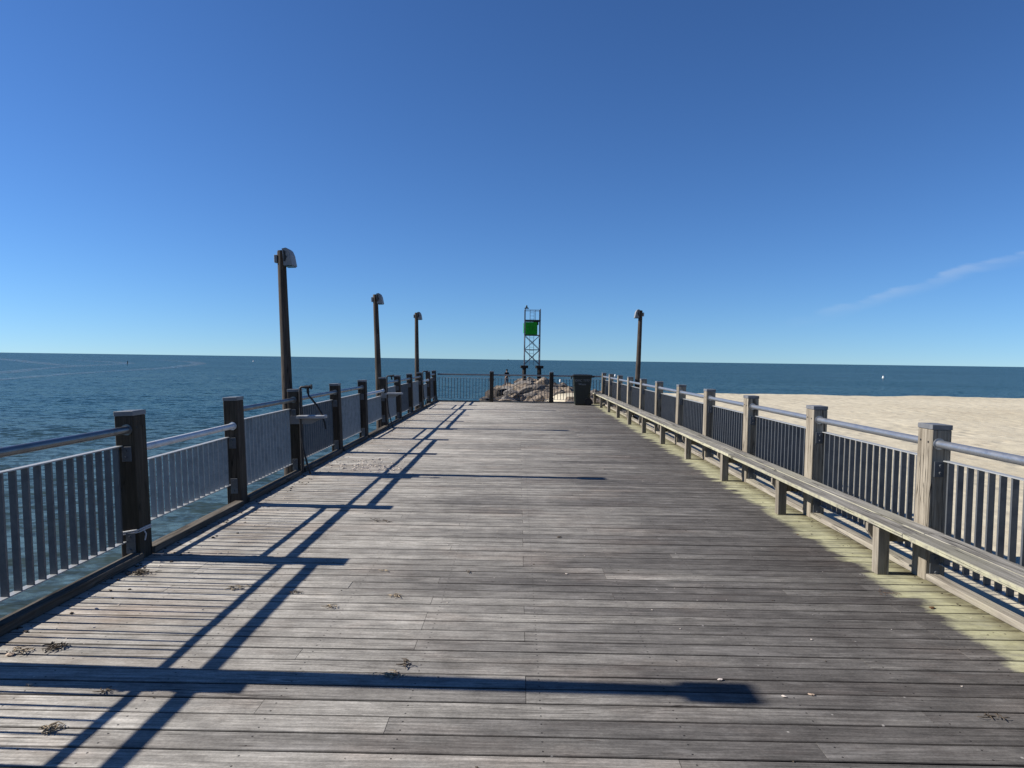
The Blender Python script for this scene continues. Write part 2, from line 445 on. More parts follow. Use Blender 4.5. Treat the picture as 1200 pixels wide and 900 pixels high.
sky.altitude = 0; sky.air_density = 1.0; sky.dust_density = 0.0; sky.ozone_density = 10.0
bg.inputs[1].default_value = .054
# clear dry air: a gamma on the sky deepens the blue overhead the way the photograph shows it
sg = wn.new('ShaderNodeGamma'); sg.inputs[1].default_value = 1.17; wl.new(sky.outputs[0], sg.inputs[0])
# a thin high cirrus streak low in the sky ahead to the right
def wmath(op, a, b=0.0):
    n = wn.new('ShaderNodeMath'); n.operation = op
    for k, x in enumerate((a, b)):
        if isinstance(x, (int, float)): n.inputs[k].default_value = x
        else: wl.new(x, n.inputs[k])
    return n.outputs[0]
def wmr(v, a, b, c, d):
    n = wn.new('ShaderNodeMapRange'); n.interpolation_type = 'SMOOTHSTEP'; wl.new(v, n.inputs[0])
    for k, x in enumerate((a, b, c, d)): n.inputs[k + 1].default_value = x
    return n.outputs[0]
# the lowest, yellowest degrees of the model sky are not in the photograph: look the sky up a little higher
tv = wn.new('ShaderNodeTexCoord'); lift = wn.new('ShaderNodeVectorMath'); lift.operation = 'ADD'
wl.new(tv.outputs['Generated'], lift.inputs[0]); lift.inputs[1].default_value = (0, 0, .040)
wl.new(lift.outputs[0], sky.inputs[0])
tc = wn.new('ShaderNodeTexCoord'); sp = wn.new('ShaderNodeSeparateXYZ'); wl.new(tc.outputs['Generated'], sp.inputs[0])
gy = wmath('MAXIMUM', sp.outputs[1], .001)
cu = wmath('DIVIDE', sp.outputs[0], gy); cv = wmath('DIVIDE', sp.outputs[2], gy)
cn = wn.new('ShaderNodeTexNoise'); cc = wn.new('ShaderNodeCombineXYZ')
wl.new(wmath('MULTIPLY', cu, 9), cc.inputs[0]); wl.new(wmath('MULTIPLY', cv, 40), cc.inputs[1]); wl.new(cc.outputs[0], cn.inputs['Vector'])
cn.inputs['Detail'].default_value = 6; cn.inputs['Scale'].default_value = 1
line = wmath('ADD', wmath('MULTIPLY', wmath('SUBTRACT', cu, .423), .315), .074)
line = wmath('ADD', line, wmath('MULTIPLY', wmath('SUBTRACT', cn.outputs[0], .5), .03))
dv = wmath('SUBTRACT', line, cv)
up = wmr(dv, -.004, .002, 0, 1); dn = wmr(dv, .002, .020, 1, 0)
cm = wmath('MULTIPLY', wmath('MULTIPLY', up, dn), wmath('MULTIPLY', wmr(cu, .35, .50, 0, 1), wmr(cu, .9, 1.1, 1, 0)))
cm = wmath('MULTIPLY', cm, wmath('MULTIPLY', wmr(cn.outputs[0], .35, .65, .2, 1), .19))
cm = wmath('MULTIPLY', cm, wmr(sp.outputs[1], 0, .1, 0, 1))
mx = wn.new('ShaderNodeMix'); mx.data_type = 'RGBA'
wl.new(cm, mx.inputs[0]); wl.new(sg.outputs[0], mx.inputs[6]); mx.inputs[7].default_value = (7.5, 8.2, 9.2, 1)
wl.new(mx.outputs[2], bg.inputs[0]); wl.new(bg.outputs[0], wo.inputs[0])
sc.view_settings.view_transform = 'Standard'; sc.view_settings.look = 'None'
sc.view_settings.exposure = .78; sc.view_settings.gamma = 1.0; sc.view_settings.use_curve_mapping = False
sc.cycles.max_bounces = 6

# ------------------------------------------------------------------ sea, sand, jetty mound
SEA = -1.9
def graded(edges):
    """[(a, b, n), ...] -> coordinates"""
    out = []
    for a, b, n in edges: out += [a + (b - a) * k / n for k in range(n)]
    return out + [edges[-1][1]]
def sheet(name, xs, ys, zf, mat):
    nx = len(xs); vs = [(x, y, zf(x, y)) for y in ys for x in xs]
    fs = [(j * nx + i, j * nx + i + 1, (j + 1) * nx + i + 1, (j + 1) * nx + i) for j in range(len(ys) - 1) for i in range(nx - 1)]
    me = bpy.data.meshes.new(name); me.from_pydata(vs, [], fs)
    me.polygons.foreach_set('use_smooth', [True] * len(fs)); me.materials.append(mat)
    return link(name, me)
S = 40000
water = sheet('water', [-S, -400, -60, 60, 400, S], [-400, -60, 0, 60, 400, 3000, S], lambda x, y: SEA, M['water'])
tag(water, kind='structure')

def nz(x, y, s): return mnoise.noise(Vector((x * s, y * s, 3.7)))
def sand_z(x, y):
    shore = 46 + .035 * max(0, x - 10) + 1.2 * nz(x, 0, .05) + .5 * nz(x, 5, .3)
    z = -.42 + .10 * nz(x, y, .06) + .05 * nz(x, y, .35) + .028 * nz(x, y, 1.3)
    z -= .10 * max(0, min(1, (6 - x) / 4))
    if y > shore: z -= (y - shore) * .16
    if x < 2.6: z -= (2.6 - x) * .5
    return max(z, -3.2)
xs = graded([(-1.5, 3, 10), (3, 14, 90), (14, 40, 80), (40, 120, 80), (120, 900, 60)])
ys = graded([(-60, 0, 20), (0, 22, 120), (22, 50, 90), (50, 66, 12)])
sand = sheet('beach_sand', xs, ys, sand_z, M['sand'])
tag(sand, kind='structure')

CX = 1.35
def jetty_z(x, y):
    d = x - CX
    c = -1.26 + .38 * min(1, max(0, (y - 38) / 30))
    sl_ = .40 if d < 0 else .24
    z = c - max(0, abs(d) - .9) * sl_
    if y > 78: z -= (y - 78) * .45
    return z
mound = sheet('rocky_ground', graded([(CX - 7, CX + 7, 40)]), graded([(26.9, 86, 150)]),
              lambda x, y: max(jetty_z(x, y) - .75 + .22 * nz(x, y, .9) + .1 * nz(x, y, 2.3), -3), M['rock_wet_shade'])  # dark colour stands in for the shade between the boulders
tag(mound, kind='structure')

def boulder_mesh(seed, mat):
    rg = random.Random(seed); bm = bmesh.new()
    bmesh.ops.create_icosphere(bm, subdivisions=4, radius=1)
    planes = []
    for _ in range(13):
        n = Vector((rg.gauss(0, 1), rg.gauss(0, 1), rg.gauss(0, 1))).normalized()
        planes.append((n, rg.uniform(.5, .82)))
    planes.append((Vector((rg.uniform(-.25, .25), rg.uniform(-.25, .25), 1)).normalized(), rg.uniform(.5, .65)))
    for v in bm.verts:
        p = v.co.copy()
        for n, d in planes:
            k = p.dot(n)
            if k > d: p -= n * (k - d)
        p += v.co * (.05 * mnoise.noise(p * 2.3 + Vector((seed, 0, 0))) + .025 * mnoise.noise(p * 7 + Vector((0, seed, 0))))
        v.co = Vector((p.x * 1.25, p.y * 1.0, p.z * .8))
    me = bpy.data.meshes.new('boulder'); bm.to_mesh(me); bm.free()
    me.materials.append(mat); return me
B_TAN = [boulder_mesh(s, M['rock']) for s in range(1, 9)]
B_GREY = [boulder_mesh(s, M['rock_grey']) for s in range(21, 26)]
B_WET = [boulder_mesh(s, M['rock_wet_shade']) for s in range(41, 45)]
rb = random.Random(5)
placed = []
tries = 0
while len(placed) < 240 and tries < 30000:
    tries += 1
    y = 27.8 + 51 * rb.random() ** .85; x = CX + rb.uniform(-5.2, 5.4)
    z = jetty_z(x, y)
    if z < SEA - .25: continue
    if y < 36 and z < 1.6 - .062 * y - .75: continue
    rad = rb.uniform(.42, .85) * (1.0 + .25 * (y > 45))
    if any((x - a) ** 2 + (y - b) ** 2 < ((rad + c) * .68) ** 2 for a, b, c in placed): continue
    placed.append((x, y, rad))
    if z < -1.55: pool, lab = B_WET, 'dark wet boulder low on the waterline of the rock jetty'
    elif rb.random() < .3: pool, lab = B_GREY, 'grey weathered boulder in the heaped rock jetty beyond the far railing'
    else: pool, lab = B_TAN, 'pale tan sunlit boulder in the heaped rock jetty beyond the far railing'
    o = link('boulder', rb.choice(pool))
    o.location = (x, y, z + .02 * rad + rb.uniform(-.16, .20)); o.scale = (rad * rb.uniform(.9, 1.25), rad * rb.uniform(.85, 1.1), rad * rb.uniform(.75, 1.05))
    o.rotation_euler = (rb.uniform(-.5, .5), rb.uniform(-.5, .5), rb.uniform(0, 6.28))
    tag(o, lab, 'boulder', 'boulders of the rock jetty')

n_ = 0
while n_ < 48 and tries < 60000:
    tries += 1
    x, y = rb.uniform(2.2, 6.6), rb.uniform(28.2, 47)
    rad = rb.uniform(.35, .68)
    if any((x - a) ** 2 + (y - b) ** 2 < ((rad + c) * .62) ** 2 for a, b, c in placed): continue
    placed.append((x, y, rad)); n_ += 1
    o = link('boulder', rb.choice(B_GREY if rb.random() < .4 else B_TAN))
    o.location = (x, y, sand_z(x, y) - .02 + rb.uniform(-.1, .1)); o.scale = (rad * rb.uniform(.9, 1.3), rad, rad * rb.uniform(.8, 1.05))
    o.rotation_euler = (rb.uniform(-.5, .5), rb.uniform(-.5, .5), rb.uniform(0, 6.28))
    tag(o, 'boulder half sunk in the sand where the rock jetty meets the beach', 'boulder', 'boulders at the beach side of the jetty')

# ------------------------------------------------------------------ boardwalk deck
PITCH = .146
def lx(y): return -2.885 - .0065 * y
def rx(y): return 3.045 + .0015 * y
Y_END = 26.62
db = MB(); rd = random.Random(3)
nrow = int((Y_END + 3.0) / PITCH)
for k in range(nrow):
    y0 = -3.0 + 1.0 * 0 + k * PITCH
    y0 = Y_END - (nrow - k) * PITCH
    y1 = y0 + PITCH - .0085 + rd.uniform(-.0012, .0012)
    xa, xb = lx(y0) - .10, rx(y0) + .10
    mode = k % 4
    cuts = rd.choice([[.055], [.055], [-1.165, 1.885], [-1.775, 1.275], [-2.385, .665], [-.555, 2.495], []])
    pts = [xa] + cuts + [xb]
    for a, b in zip(pts, pts[1:]):
        dz = rd.uniform(-.0015, .0015); e0 = rd.uniform(-.0012, .0012); e1 = rd.uniform(-.0012, .0012)
        a_ = a + .0012; b_ = b - .0012; ch = .0035; z0, z1 = -.032, dz
        vs = []
        for x, e in ((a_, e0), (b_, e1)):
            vs += [(x, y0 + e, z0), (x, y0 + e, z1 - ch), (x, y0 + e + ch, z1), (x, y1 + e - ch, z1), (x, y1 + e, z1 - ch), (x, y1 + e, z0)]
        fs = [(0, 1, 2, 3, 4, 5), (11, 10, 9, 8, 7, 6)] + [(i, i + 6, (i + 1) % 6 + 6, (i + 1) % 6) for i in range(6)]
        db.add(vs, fs)
deck = db.build('boardwalk_deck', M['deck']); tag(deck, kind='structure')
fr = MB()
for i in range(11):
    x = -2.9 + i * .585
    fr.box(x - .04, x + .04, -3, Y_END - .1, -.29, -.035)
for y in (0.5, 5.6, 9.8, 14, 18.2, 22.3, 26.3):
    fr.box(-2.95, 2.95, y - .15, y + .15, -.60, -.292)
    for x in (-2.5, -.8, .8, 2.5): fr.tube([(x, y, -4), (x, y, -.602)], .15, 12)
fr.box(-3.095, -3.045, -3, Y_END - .2, -.30, -.034)
fr.box(3.148, 3.19, -3, Y_END - .2, -.30, -.034)
fr.box(-3.0, 3.1, Y_END + .004, Y_END + .05, -.30, -.004)
fr.build('deck_frame', M['frame'], deck)

# curbs (2x4 laid flat along the edges, one length between posts)
cb = MB()
LP = [-2.9, -.8, 1.3, 3.35, 5.44, 7.48, 9.57, 11.8, 13.9, 16.1, 18.1, 20.2, 22.4, 24.5, 26.45]
RP = [5.28 + 2.11 * k for k in range(-4, 11)]
PW, PD = .146, .19       # post width (across) and depth (along)
for a, b in zip(LP, LP[1:]):
    xm = lx((a + b) / 2)
    cb.box(xm - .072, xm + .024, a + PD + .004, b - .004, .003, .062, .004)
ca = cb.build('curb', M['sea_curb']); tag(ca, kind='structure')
cb = MB()
for a, b in zip(RP, RP[1:]):
    xm = rx((a + b) / 2)
    cb.box(xm + .004, xm + .10, a + PD + .004, b - .004, .003, .05, .004)
ca = cb.build('curb', M['curb']); tag(ca, kind='structure')
cb = MB(); cb.box(lx(26.5) + .02, rx(26.5) - .02, Y_END - .11, Y_END - .014, .003, .05, .004)
ca = cb.build('curb', M['curb']); tag(ca, kind='structure')

# ------------------------------------------------------------------ railings
PH = 1.125
_cache = {}
def post_mesh(matn, zlow):
    key = ('post', matn, zlow)
    if key not in _cache:
        m = MB()
        n = 8
        m.box(0, PW, 0, PD, zlow, PH, .006)
        _cache[key] = m.mesh('post', M[matn])
    return _cache[key]
def bolts(p, y0=0):
    if 'bolt' not in _cache:
        _cache['bolt'] = MB().tube([(-.003, 0, 0), (.003, 0, 0)], .0085, 10).mesh('bolt', M['iron'])
    x = PW if p.location.x < -.01 else 0
    for y in (.045, .145): link('bolt', _cache['bolt'], p, (x, y, 1.03 + .006 * (y > .1)))
def cap_mesh():
    if 'cap' not in _cache:
        _cache['cap'] = MB().box(-.003, PW + .003, -.003, PD + .003, PH + .0005, PH + .038, .003).mesh('cap', M['cap'])
    return _cache['cap']
def span(parent, y0, y1, mir, base_x=0.0, zb=.128, zt=.89, zp=1.02, bars_m='bars', pipe_m='pipe'):
    """one panel of flat balusters with its rails, brackets and pipe handrail, from post face y0 to post face y1 (outward = +x, mirrored when mir)"""
    key = ('span', round(y1 - y0, 2), mir, zb, zt, bars_m, pipe_m)
    L = y1 - y0; s = -1 if mir else 1
    def bx(m, x0, x1, a, b, z0, z1, ch=0):
        xa, xb = sorted((s * x0, s * x1)); m.box(xa, xb, a, b, z0, z1, ch)
    if key not in _cache:
        bars = MB(); n = round((L - .10) / .108)
        for k in range(n):
            y = .055 + (L - .11) * k / (n - 1)
            bx(bars, .101, .143, y - .0085, y + .0085, zb + .0005, zt - .0005)
        top = MB(); bx(top, .094, .148, .004, L - .004, zt, zt + .008, .001)
        bot = MB(); bx(bot, .094, .148, .004, L - .004, zb - .008, zb, .001)
        brs = []
        for (a, b) in ((.003, .012), (L - .012, L - .003)):
            for (z0, z1) in ((zt - .115, zt - .001), (zb - .095, zb + .065)):
                m = MB(); bx(m, .028, .0995, a, b, z0, z1, .001)
                yb = b if a < L / 2 else a; d = .012 if a < L / 2 else -.012
                for zz in (z0 + .03, z1 - .03): m.tube([(s * .07, yb - d * .05, zz), (s * .07, yb + d, zz)], .011, 6, smooth=False)
                brs.append(m.mesh('bracket', M['bars']))
            m = MB()
        pipe = MB(); pipe.tube([(s * .058, .002, zp), (s * .058, L - .002, zp)], .030, 14)
        for a, b in ((.001, .009), (L - .009, L - .001)): pipe.tube([(s * .058, a, zp), (s * .058, b, zp)], .043, 14)
        _cache[key] = (bars.mesh('baluster_panel', M[bars_m]), top.mesh('top_rail', M['galv']), bot.mesh('bottom_rail', M['galv']), brs, pipe.mesh('handrail', M[pipe_m]))
    ba, to, bo, brs, pi = _cache[key]
    p = link('baluster_panel', ba, parent, (base_x, y0, 0))
    link('top_rail', to, p); link('bottom_rail', bo, p)
    for b in brs: link('bracket', b, p)
    link('handrail', pi, parent, (base_x, y0, 0))

left = empty('railing', (-2.885, 0, 0), (0, -.043, .0065),
             'long dark timber railing with grey steel bars along the left seaward edge', 'railing')
rp = random.Random(8)
for y in LP:
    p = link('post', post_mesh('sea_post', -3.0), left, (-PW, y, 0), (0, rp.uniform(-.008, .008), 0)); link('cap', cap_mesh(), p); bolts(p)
# every fourth bay on the left is lowered for fishing from a chair; pipes weathered differently, varying reflections coloured into the bars
first = LP.index(5.44)
for k, (a, b) in enumerate(zip(LP, LP[1:])):
    k -= first
    if k % 4 == 0: span(left, a + PD, b, True, zb=.235, zt=.735, zp=.858, bars_m='bars_pale', pipe_m='pipe_pale')
    else: span(left, a + PD, b, True, zb=.152, bars_m='bars_pale' if k in (1, 3, 5, 7) else 'bars', pipe_m='pipe_dark')
right = empty('railing', (3.045, 0, 0), (0, .010, -.0015),
              'long pale timber railing with dark steel bars behind the bench on the right beach side', 'railing')
for y in RP:
    p = link('post', post_mesh('post', -1.2), right, (0, y, 0), (0, rp.uniform(-.008, .008), 0)); link('cap', cap_mesh(), p); bolts(p)
for a, b in zip(RP, RP[1:]): span(right, a + PD, b, False)
farr = empty('railing', (0, Y_END - .10, 0), (0, 0, 0),
             'short cross railing of thin bars closing the far end of the boardwalk before the rocks', 'railing')
# local frame of the cross railing: along = x, outward = +y
fx = [lx(26.5) - .02, -1.02 - PD / 2, 1.22 - PD / 2, rx(26.5) + .0]
holder = farr
for x in (-1.02, 1.22):
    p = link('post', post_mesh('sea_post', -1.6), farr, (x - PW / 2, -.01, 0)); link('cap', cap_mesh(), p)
def xspan(x0, x1):
    # a span built along y, turned to run along x: local y -> +x, outward x -> -y, so use the mirrored one to face the rocks
    before = set(COL.objects)
    span(farr, 0, x1 - x0, True, pipe_m='pipe_dark')
    for o in set(COL.objects) - before:
        if o.parent == farr:
            o.rotation_euler = (0, 0, -math.pi / 2); o.location = (x0, 0, 0)
xspan(lx(26.5) + .01, -1.02 - PW / 2); xspan(-1.02 + PW / 2, 1.22 - PW / 2); xspan(1.22 + PW / 2, rx(26.5) - .01)

# ------------------------------------------------------------------ bench
bench = empty('bench', (2.715, 0, 0), (0, 0, -.0015),
              'long continuous two board timber bench with square legs in front of the right railing', 'bench')
BZ = .378
segs = [-3.2, .8, 5.0, 9.2, 13.35, 17.5, 21.7, 26.38]
rbn = random.Random(4)
for a, b in zip(segs, segs[1:]):
    for x0 in (0, .152):
        m = MB(); m.box(x0, x0 + .144, a + .002, b - .002, BZ, BZ + .038 + rbn.uniform(-.002, .002), .004)
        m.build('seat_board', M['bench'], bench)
lm = MB().box(.03, .119, 0, .089, 0.0, BZ - .002, .004).mesh('leg', M['bench_leg'])
bmr = MB().prism([(-.005, BZ - .003), (-.005, BZ - .06), (.05, BZ - .142), (.335, BZ - .142), (.335, BZ - .003)], .0905, .1285).mesh('bearer', M['bench_leg'])
for k in range(-3, 11):
    y = 5.39 + 2.09 * k
    link('leg', lm, bench, (0, y, 0)); link('bearer', bmr, bench, (0, y, 0))

# ------------------------------------------------------------------ light poles
def light_pole(loc, lean, side, label, h=3.05, low=-4.0):
    """side=+1: the lamp hangs on the +x side"""
    root = empty('light_pole', loc, (0, lean, 0), label, 'light pole', 'light poles along the railings')
    m = MB(); n = 14; zs = [low, -1, 0, .8, 1.6, 2.4, h - .02, h]
    rads = [.086 - (z + 1) * .0075 for z in zs]; rads[-1] -= .006
    m.tube([(0.006 * math.sin(z * 1.3), .004 * math.cos(z * 1.7), z) for z in zs], rads, n)
    m.build('pole', M['pole'], root)
    r = .058
    prof = [(r - .02, h + .012), (r + .035, h + .022), (r + .066, h - .005), (r + .092, h - .07), (r + .115, h - .215), (r - .004, h - .215), (r - .004, h - .15), (r - .012, h - .06)]
    lamp = MB().prism([(side * x, z) for x, z in prof], -.11, .11).build('lamp_head', M['lamp_grey'], root)
    xa, xb = sorted((side * (r + .0), side * (r + .105)))
    MB().box(xa, xb, -.095, .095, h - .228, h - .2155, .002).build('lens', M['glass'], lamp)
    MB().prism([(side * (r + .002), h - .01), (side * (r + .03), h - .03), (side * (r + .026), h - .07), (side * (r + .045), h - .10), (side * (r + .02), h - .165), (side * (r + .002), h - .16)], -.1185, -.1105).build('dark_opening', M['iron'], lamp)  # dark sheet in place of the black opening in the lamp's side
    xa, xb = sorted((-side * (r - .006), -side * (r + .036)))
    MB().box(xa, xb, -.045, .045, h - .165, h - .06, .004).build('junction_box', M['lamp_grey'], root)
    cx_ = -side * .02
    MB().tube([(cx_, .082, -.6), (cx_, .078, .9), (cx_, .070, 2.0), (cx_, .064, h - .12)], .011, 8).build('conduit', M['galv'], root)
    return root
light_pole((-3.19, 3.52, 0), -.035, 1, 'round timber light pole just behind the viewer on the left, casting the longest shadow')
light_pole((lx(9.6) - .20, 9.74, 0), -.041, 1, 'tallest looking timber light pole, nearest on the left, beside the first tap post')
light_pole((lx(16.1) - .20, 16.3, 0), -.041, 1, 'middle timber light pole of the three on the left railing')
light_pole((lx(22.4) - .21, 22.6, 0), -.014, 1, 'farthest timber light pole of the three on the left railing')
light_pole((3.34, 20.25, 0), .030, -1, 'lone timber light pole leaning outward on the right beach side', low=-1.6)

# ------------------------------------------------------------------ taps, hoses, fish cleaning shelves on three left posts
def tap(y, hose, label):
    x = lx(y)
    root = empty('water_tap', (x, y - .03, 0), (0, -.030, 0), label, 'tap', 'taps on the left railing')
    m = MB(); m.tube([(.035, 0, .02), (.03, 0, .6), (.03, 0, 1.145), (.034, 0, 1.177), (.05, 0, 1.19), (.10, 0, 1.19)], .016, 10)
    m.build('riser_pipe', M['pipe_black'], root)
    f = MB(); f.tube([(.10, 0, 1.19), (.165, 0, 1.19)], .022, 10); f.tube([(.165, 0, 1.19), (.178, 0, 1.19)], .012, 8)
    f.tube([(.178, 0, 1.19), (.192, 0, 1.19)], .036, 10); f.tube([(.135, 0, 1.19), (.138, 0, 1.135), (.140, 0, 1.105)], [.017, .018, .019], 10)
    f.build('faucet', M['iron'], root)
    MB().tube([(.035, 0, .62), (.055, -.01, .38), (.11, -.02, .15), (.155, -.03, .012)], .014, 8).build('brace_pipe', M['pipe_black'], root)
    if hose:
        MB().tube([(.140, 0, 1.11), (.15, -.005, 1.07), (.19, -.02, 1.03), (.27, -.03, .93), (.33, -.03, .82), (.365, -.03, .70), (.375, -.03, .62)], .0135, 8).build('hose', M['black'], root)
    return root
tap(9.57, True, 'black riser tap with a short hose hanging down on the nearest shelf post at left')
tap(16.1, False, 'black riser tap without hose on the middle shelf post at left')
tap(22.4, False, 'black riser tap on the farthest tap post at left near the end of the railing')
def shelf(y, label):
    root = empty('shelf', (lx(y) - .02, y, 0), (0, -.02, 0), label, 'shelf', 'cleaning shelves on the left railing')
    MB().box(.02, .40, -.165, -.008, .772, .812, .006).build('shelf_board', M['shelf'], root)
    MB().prism([(-.10, .80), (-.10, .69), (.18, .69), (.34, .771), (.019, .771), (.019, .80)], -.034, -.007).build('shelf_bracket', M['lamp_grey'], root)
shelf(9.57, 'small grey cleaning shelf bracketed to the nearest tap post under the hose')
shelf(16.1, 'small grey cleaning shelf bracketed to the middle tap post farther along')

# rope round the first post
rp_ = MB(); a, b = PW / 2 + .006, PD / 2 + .006
for dz in (0, .016):
    ring = []
    for t in range(29):
        th = 2 * math.pi * t / 28
        c, s = math.cos(th), math.sin(th); k = 1 / max(abs(c), abs(s))
        ring.append((max(-1, min(1, c * k * 1.0)) * a, max(-1, min(1, s * k * 1.0)) * b, .21 + dz + .012 * c))
    rp_.tube(ring, .0075, 6, cap=False)
rp_.tube([(a, -.02, .215), (a + .02, -.03, .19), (a + .012, -.035, .14)], .007, 6)
ro = rp_.build('rope', M['rope'], None, (lx(5.44) - PW / 2 - .008, 5.44 + PD / 2, 0), (0, -.043, 0))
tag(ro, 'pale rope tied around the foot of the nearest left post', 'rope')

# ------------------------------------------------------------------ wheeled bin
def text_mesh(body, size, mat, name):
    cu_ = bpy.data.curves.new(name, 'FONT'); cu_.body = body; cu_.size = size; cu_.extrude = .002
    cu_.align_x = 'CENTER'; cu_.align_y = 'CENTER'
    ob = bpy.data.objects.new(name, cu_); COL.objects.link(ob)
    dg = bpy.context.evaluated_depsgraph_get(); dg.update()
    me = bpy.data.meshes.new_from_object(ob.evaluated_get(dg))
    bpy.data.objects.remove(ob); me.materials.clear(); me.materials.append(mat)
    return me
pb = ground(682.5, 475.2)
binr = empty('wheeled_bin', (pb.x, pb.y + .30, 0), (0, 0, -.05), 'dark green wheeled rubbish bin standing before the far railing beside the bench', 'bin')
bb = MB()
def ringpts(hw, hd, z, r=.05, cx=0.0):
    out = []
    for (sx, sy, a0) in ((1, 1, 0), (-1, 1, 90), (-1, -1, 180), (1, -1, 270)):
        for k in range(5):
            t = R(a0 + 22.5 * k); out.append((cx + sx * (hw - r) + r * math.cos(t), sy * (hd - r) + r * math.sin(t), z))
    return out
rings = [(.255, .25, .02, 0), (.27, .262, .06, 0), (.315, .29, .70, .0), (.322, .297, .72, 0), (.332, .305, .98, .0), (.352, .325, .985, 0), (.352, .325, 1.02, 0)]
vs = []
for hw, hd, z, c in rings: vs += ringpts(hw, hd, z, .06, c)
n = 20; fs = [tuple(range(n))[::-1], tuple(range(len(vs) - n, len(vs)))]
for i in range(len(rings) - 1):
    for k in range(n): fs.append((i * n + k, i * n + (k + 1) % n, (i + 1) * n + (k + 1) % n, (i + 1) * n + k))
bb.add(vs, fs); body = bb.build('body', M['bin'], binr)
lid = MB(); vs = []
for hw, hd, z in ((.372, .335, 1.024), (.375, .338, 1.06), (.34, .31, 1.095), (.22, .20, 1.112)): vs += ringpts(hw, hd, z, .07)
fs = [tuple(range(n))[::-1], tuple(range(len(vs) - n, len(vs)))]
for i in range(3):
    for k in range(n): fs.append((i * n + k, i * n + (k + 1) % n, (i + 1) * n + (k + 1) % n, (i + 1) * n + k))
lid.add(vs, fs); lid.box(-.41, -.372, -.2, .2, .93, 1.05, .008)
lid = lid.build('lid', M['bin_lid'], binr)
hd_ = MB(); hd_.tube([(.42, -.24, 1.045), (.42, .24, 1.045)], .02, 10)
for y in (-.2, 0, .2): hd_.box(.35, .43, y - .02, y + .02, 1.00, 1.065, .004)
hd_.build('handle', M['bin_lid'], binr)
for y in (-.31, .27):
    wh = MB(); wh.tube([(.235, y, .135), (.235, y + .05, .135)], .135, 24); whe = wh.build('wheel', M['black'], binr)
    hb = MB(); hb.tube([(.235, y - .006, .135), (.235, y + .056, .135)], .065, 16); hb.build('hub', M['bin_lid'], whe)
for body_txt, size, z in (('OXC 7777', .115, .885), ('Waste', .10, .755)):
    tm = text_mesh(body_txt, size, M['bin_print'], 'lettering')
    o = link('lettering', tm, body, (.0, -.3035 if z > .8 else -.301, z), (R(90), 0, 0))

# ------------------------------------------------------------------ beacon tower
TX, TY = 1.28, 72.0; HW = .76
tw = empty('beacon_tower', (TX, TY, 0), (0, 0, .03), 'steel lattice beacon tower with square green board standing on dark piles on the rocks', 'beacon')
legs = [(-HW, -HW), (HW, -HW), (HW, HW), (-HW, HW)]
for x, y in legs: MB().box(x - .04, x + .04, y - .04, y + .04, 1.03, 6.72, .006).build('leg', M['tower_steel'], tw)
def brace(z0, z1):
    m = MB()
    for (a, b) in zip(legs, legs[1:] + legs[:1]):
        a = Vector((*a, 0)); b = Vector((*b, 0))
        m.tube([a + Vector((0, 0, z0)), b + Vector((0, 0, z1))], .028, 6); m.tube([b + Vector((0, 0, z0)), a + Vector((0, 0, z1))], .028, 6)
    m.build('cross_brace', M['tower_steel'], tw)
brace(1.15, 2.60); brace(2.66, 4.06)
for z in (2.63, 4.09, 5.52):
    m = MB()
    for (a, b) in zip(legs, legs[1:] + legs[:1]): m.tube([(*a, z), (*b, z)], .038, 6)
    m.build('ring_beam', M['tower_steel'], tw)
lad = MB()
for x in (-.21, .21): lad.tube([(x, HW + .05, 1.1), (x, HW + .05, 6.6)], .022, 6)
for k in range(17): lad.tube([(-.21, HW + .05, 1.3 + .32 * k), (.21, HW + .05, 1.3 + .32 * k)], .014, 6)
lad.build('ladder', M['tower_steel'], tw)
MB().box(-HW - .05, HW + .05, -HW - .05, HW + .05, 5.555, 5.62, .01).build('platform', M['iron'], tw)
gr = MB()
for z in (6.62, 6.15):
    for (a, b) in zip(legs, legs[1:] + legs[:1]): gr.tube([(*a, z), (*b, z)], .024, 6)
for x in (-.27, .27):
    gr.tube([(x, -HW, 5.62), (x, -HW, 6.62)], .022, 6)
gr = MB()
for (a, b) in zip(legs, legs[1:] + legs[:1]): gr.tube([(*a, 6.60), (*b, 6.60)], .026, 6)
for x in (-.27, .27): gr.tube([(x, -HW, 5.62), (x, -HW, 6.6)], .024, 6)
gr.build('guard_rail', M['tower_steel'], tw)
ln = MB(); ln.box(-HW - .08, -HW + .34, -HW - .1, -HW + .3, 6.73, 6.80, .01)
ln.tube([(-HW + .13, -HW + .1, 6.80), (-HW + .13, -HW + .1, 6.86)], .13, 12)
ln = ln.build('lantern', M['iron'], tw)
MB().tube([(-HW + .13, -HW + .1, 6.861), (-HW + .13, -HW + .1, 7.02), (-HW + .13, -HW + .1, 7.06)], [.085, .085, .05], 12).build('lens', M['glass'], ln)
bdx = -.125
day = MB().box(bdx - .575, bdx + .575, -HW - .13, -HW - .10, 4.14, 5.36, .006).build('day_board', M['green'], tw)
MB().box(bdx - .60, bdx + .60, -HW - .098, -HW - .06, 4.12, 5.38, .004).build('backing_frame', M['iron'], day)
link('numeral', text_mesh('11', .62, M['green_dark'], 'numeral'), day, (bdx - .02, -HW - .1325, 4.74), (R(90), 0, 0))
# second board on the left face, seen edge on
MB().box(-HW - .13, -HW - .10, -.55, .55, 4.3, 5.3, .006).build('day_board', M['green'], tw)
MB().box(.12, .62, -.1, .5, 5.15, 5.53, .01).build('battery_box', M['iron'], tw)
for x in (-.76, .77):
    for y in (-.76, .76):
        p = MB().tube([(x, y, -2.6), (x, y, .757)], .17, 14).build('pile', M['pile'], tw)
        MB().box(x - .36, x + .36, y - .3, y + .3, .758, 1.03, .015).build('pile_cap', M['pile'], p)

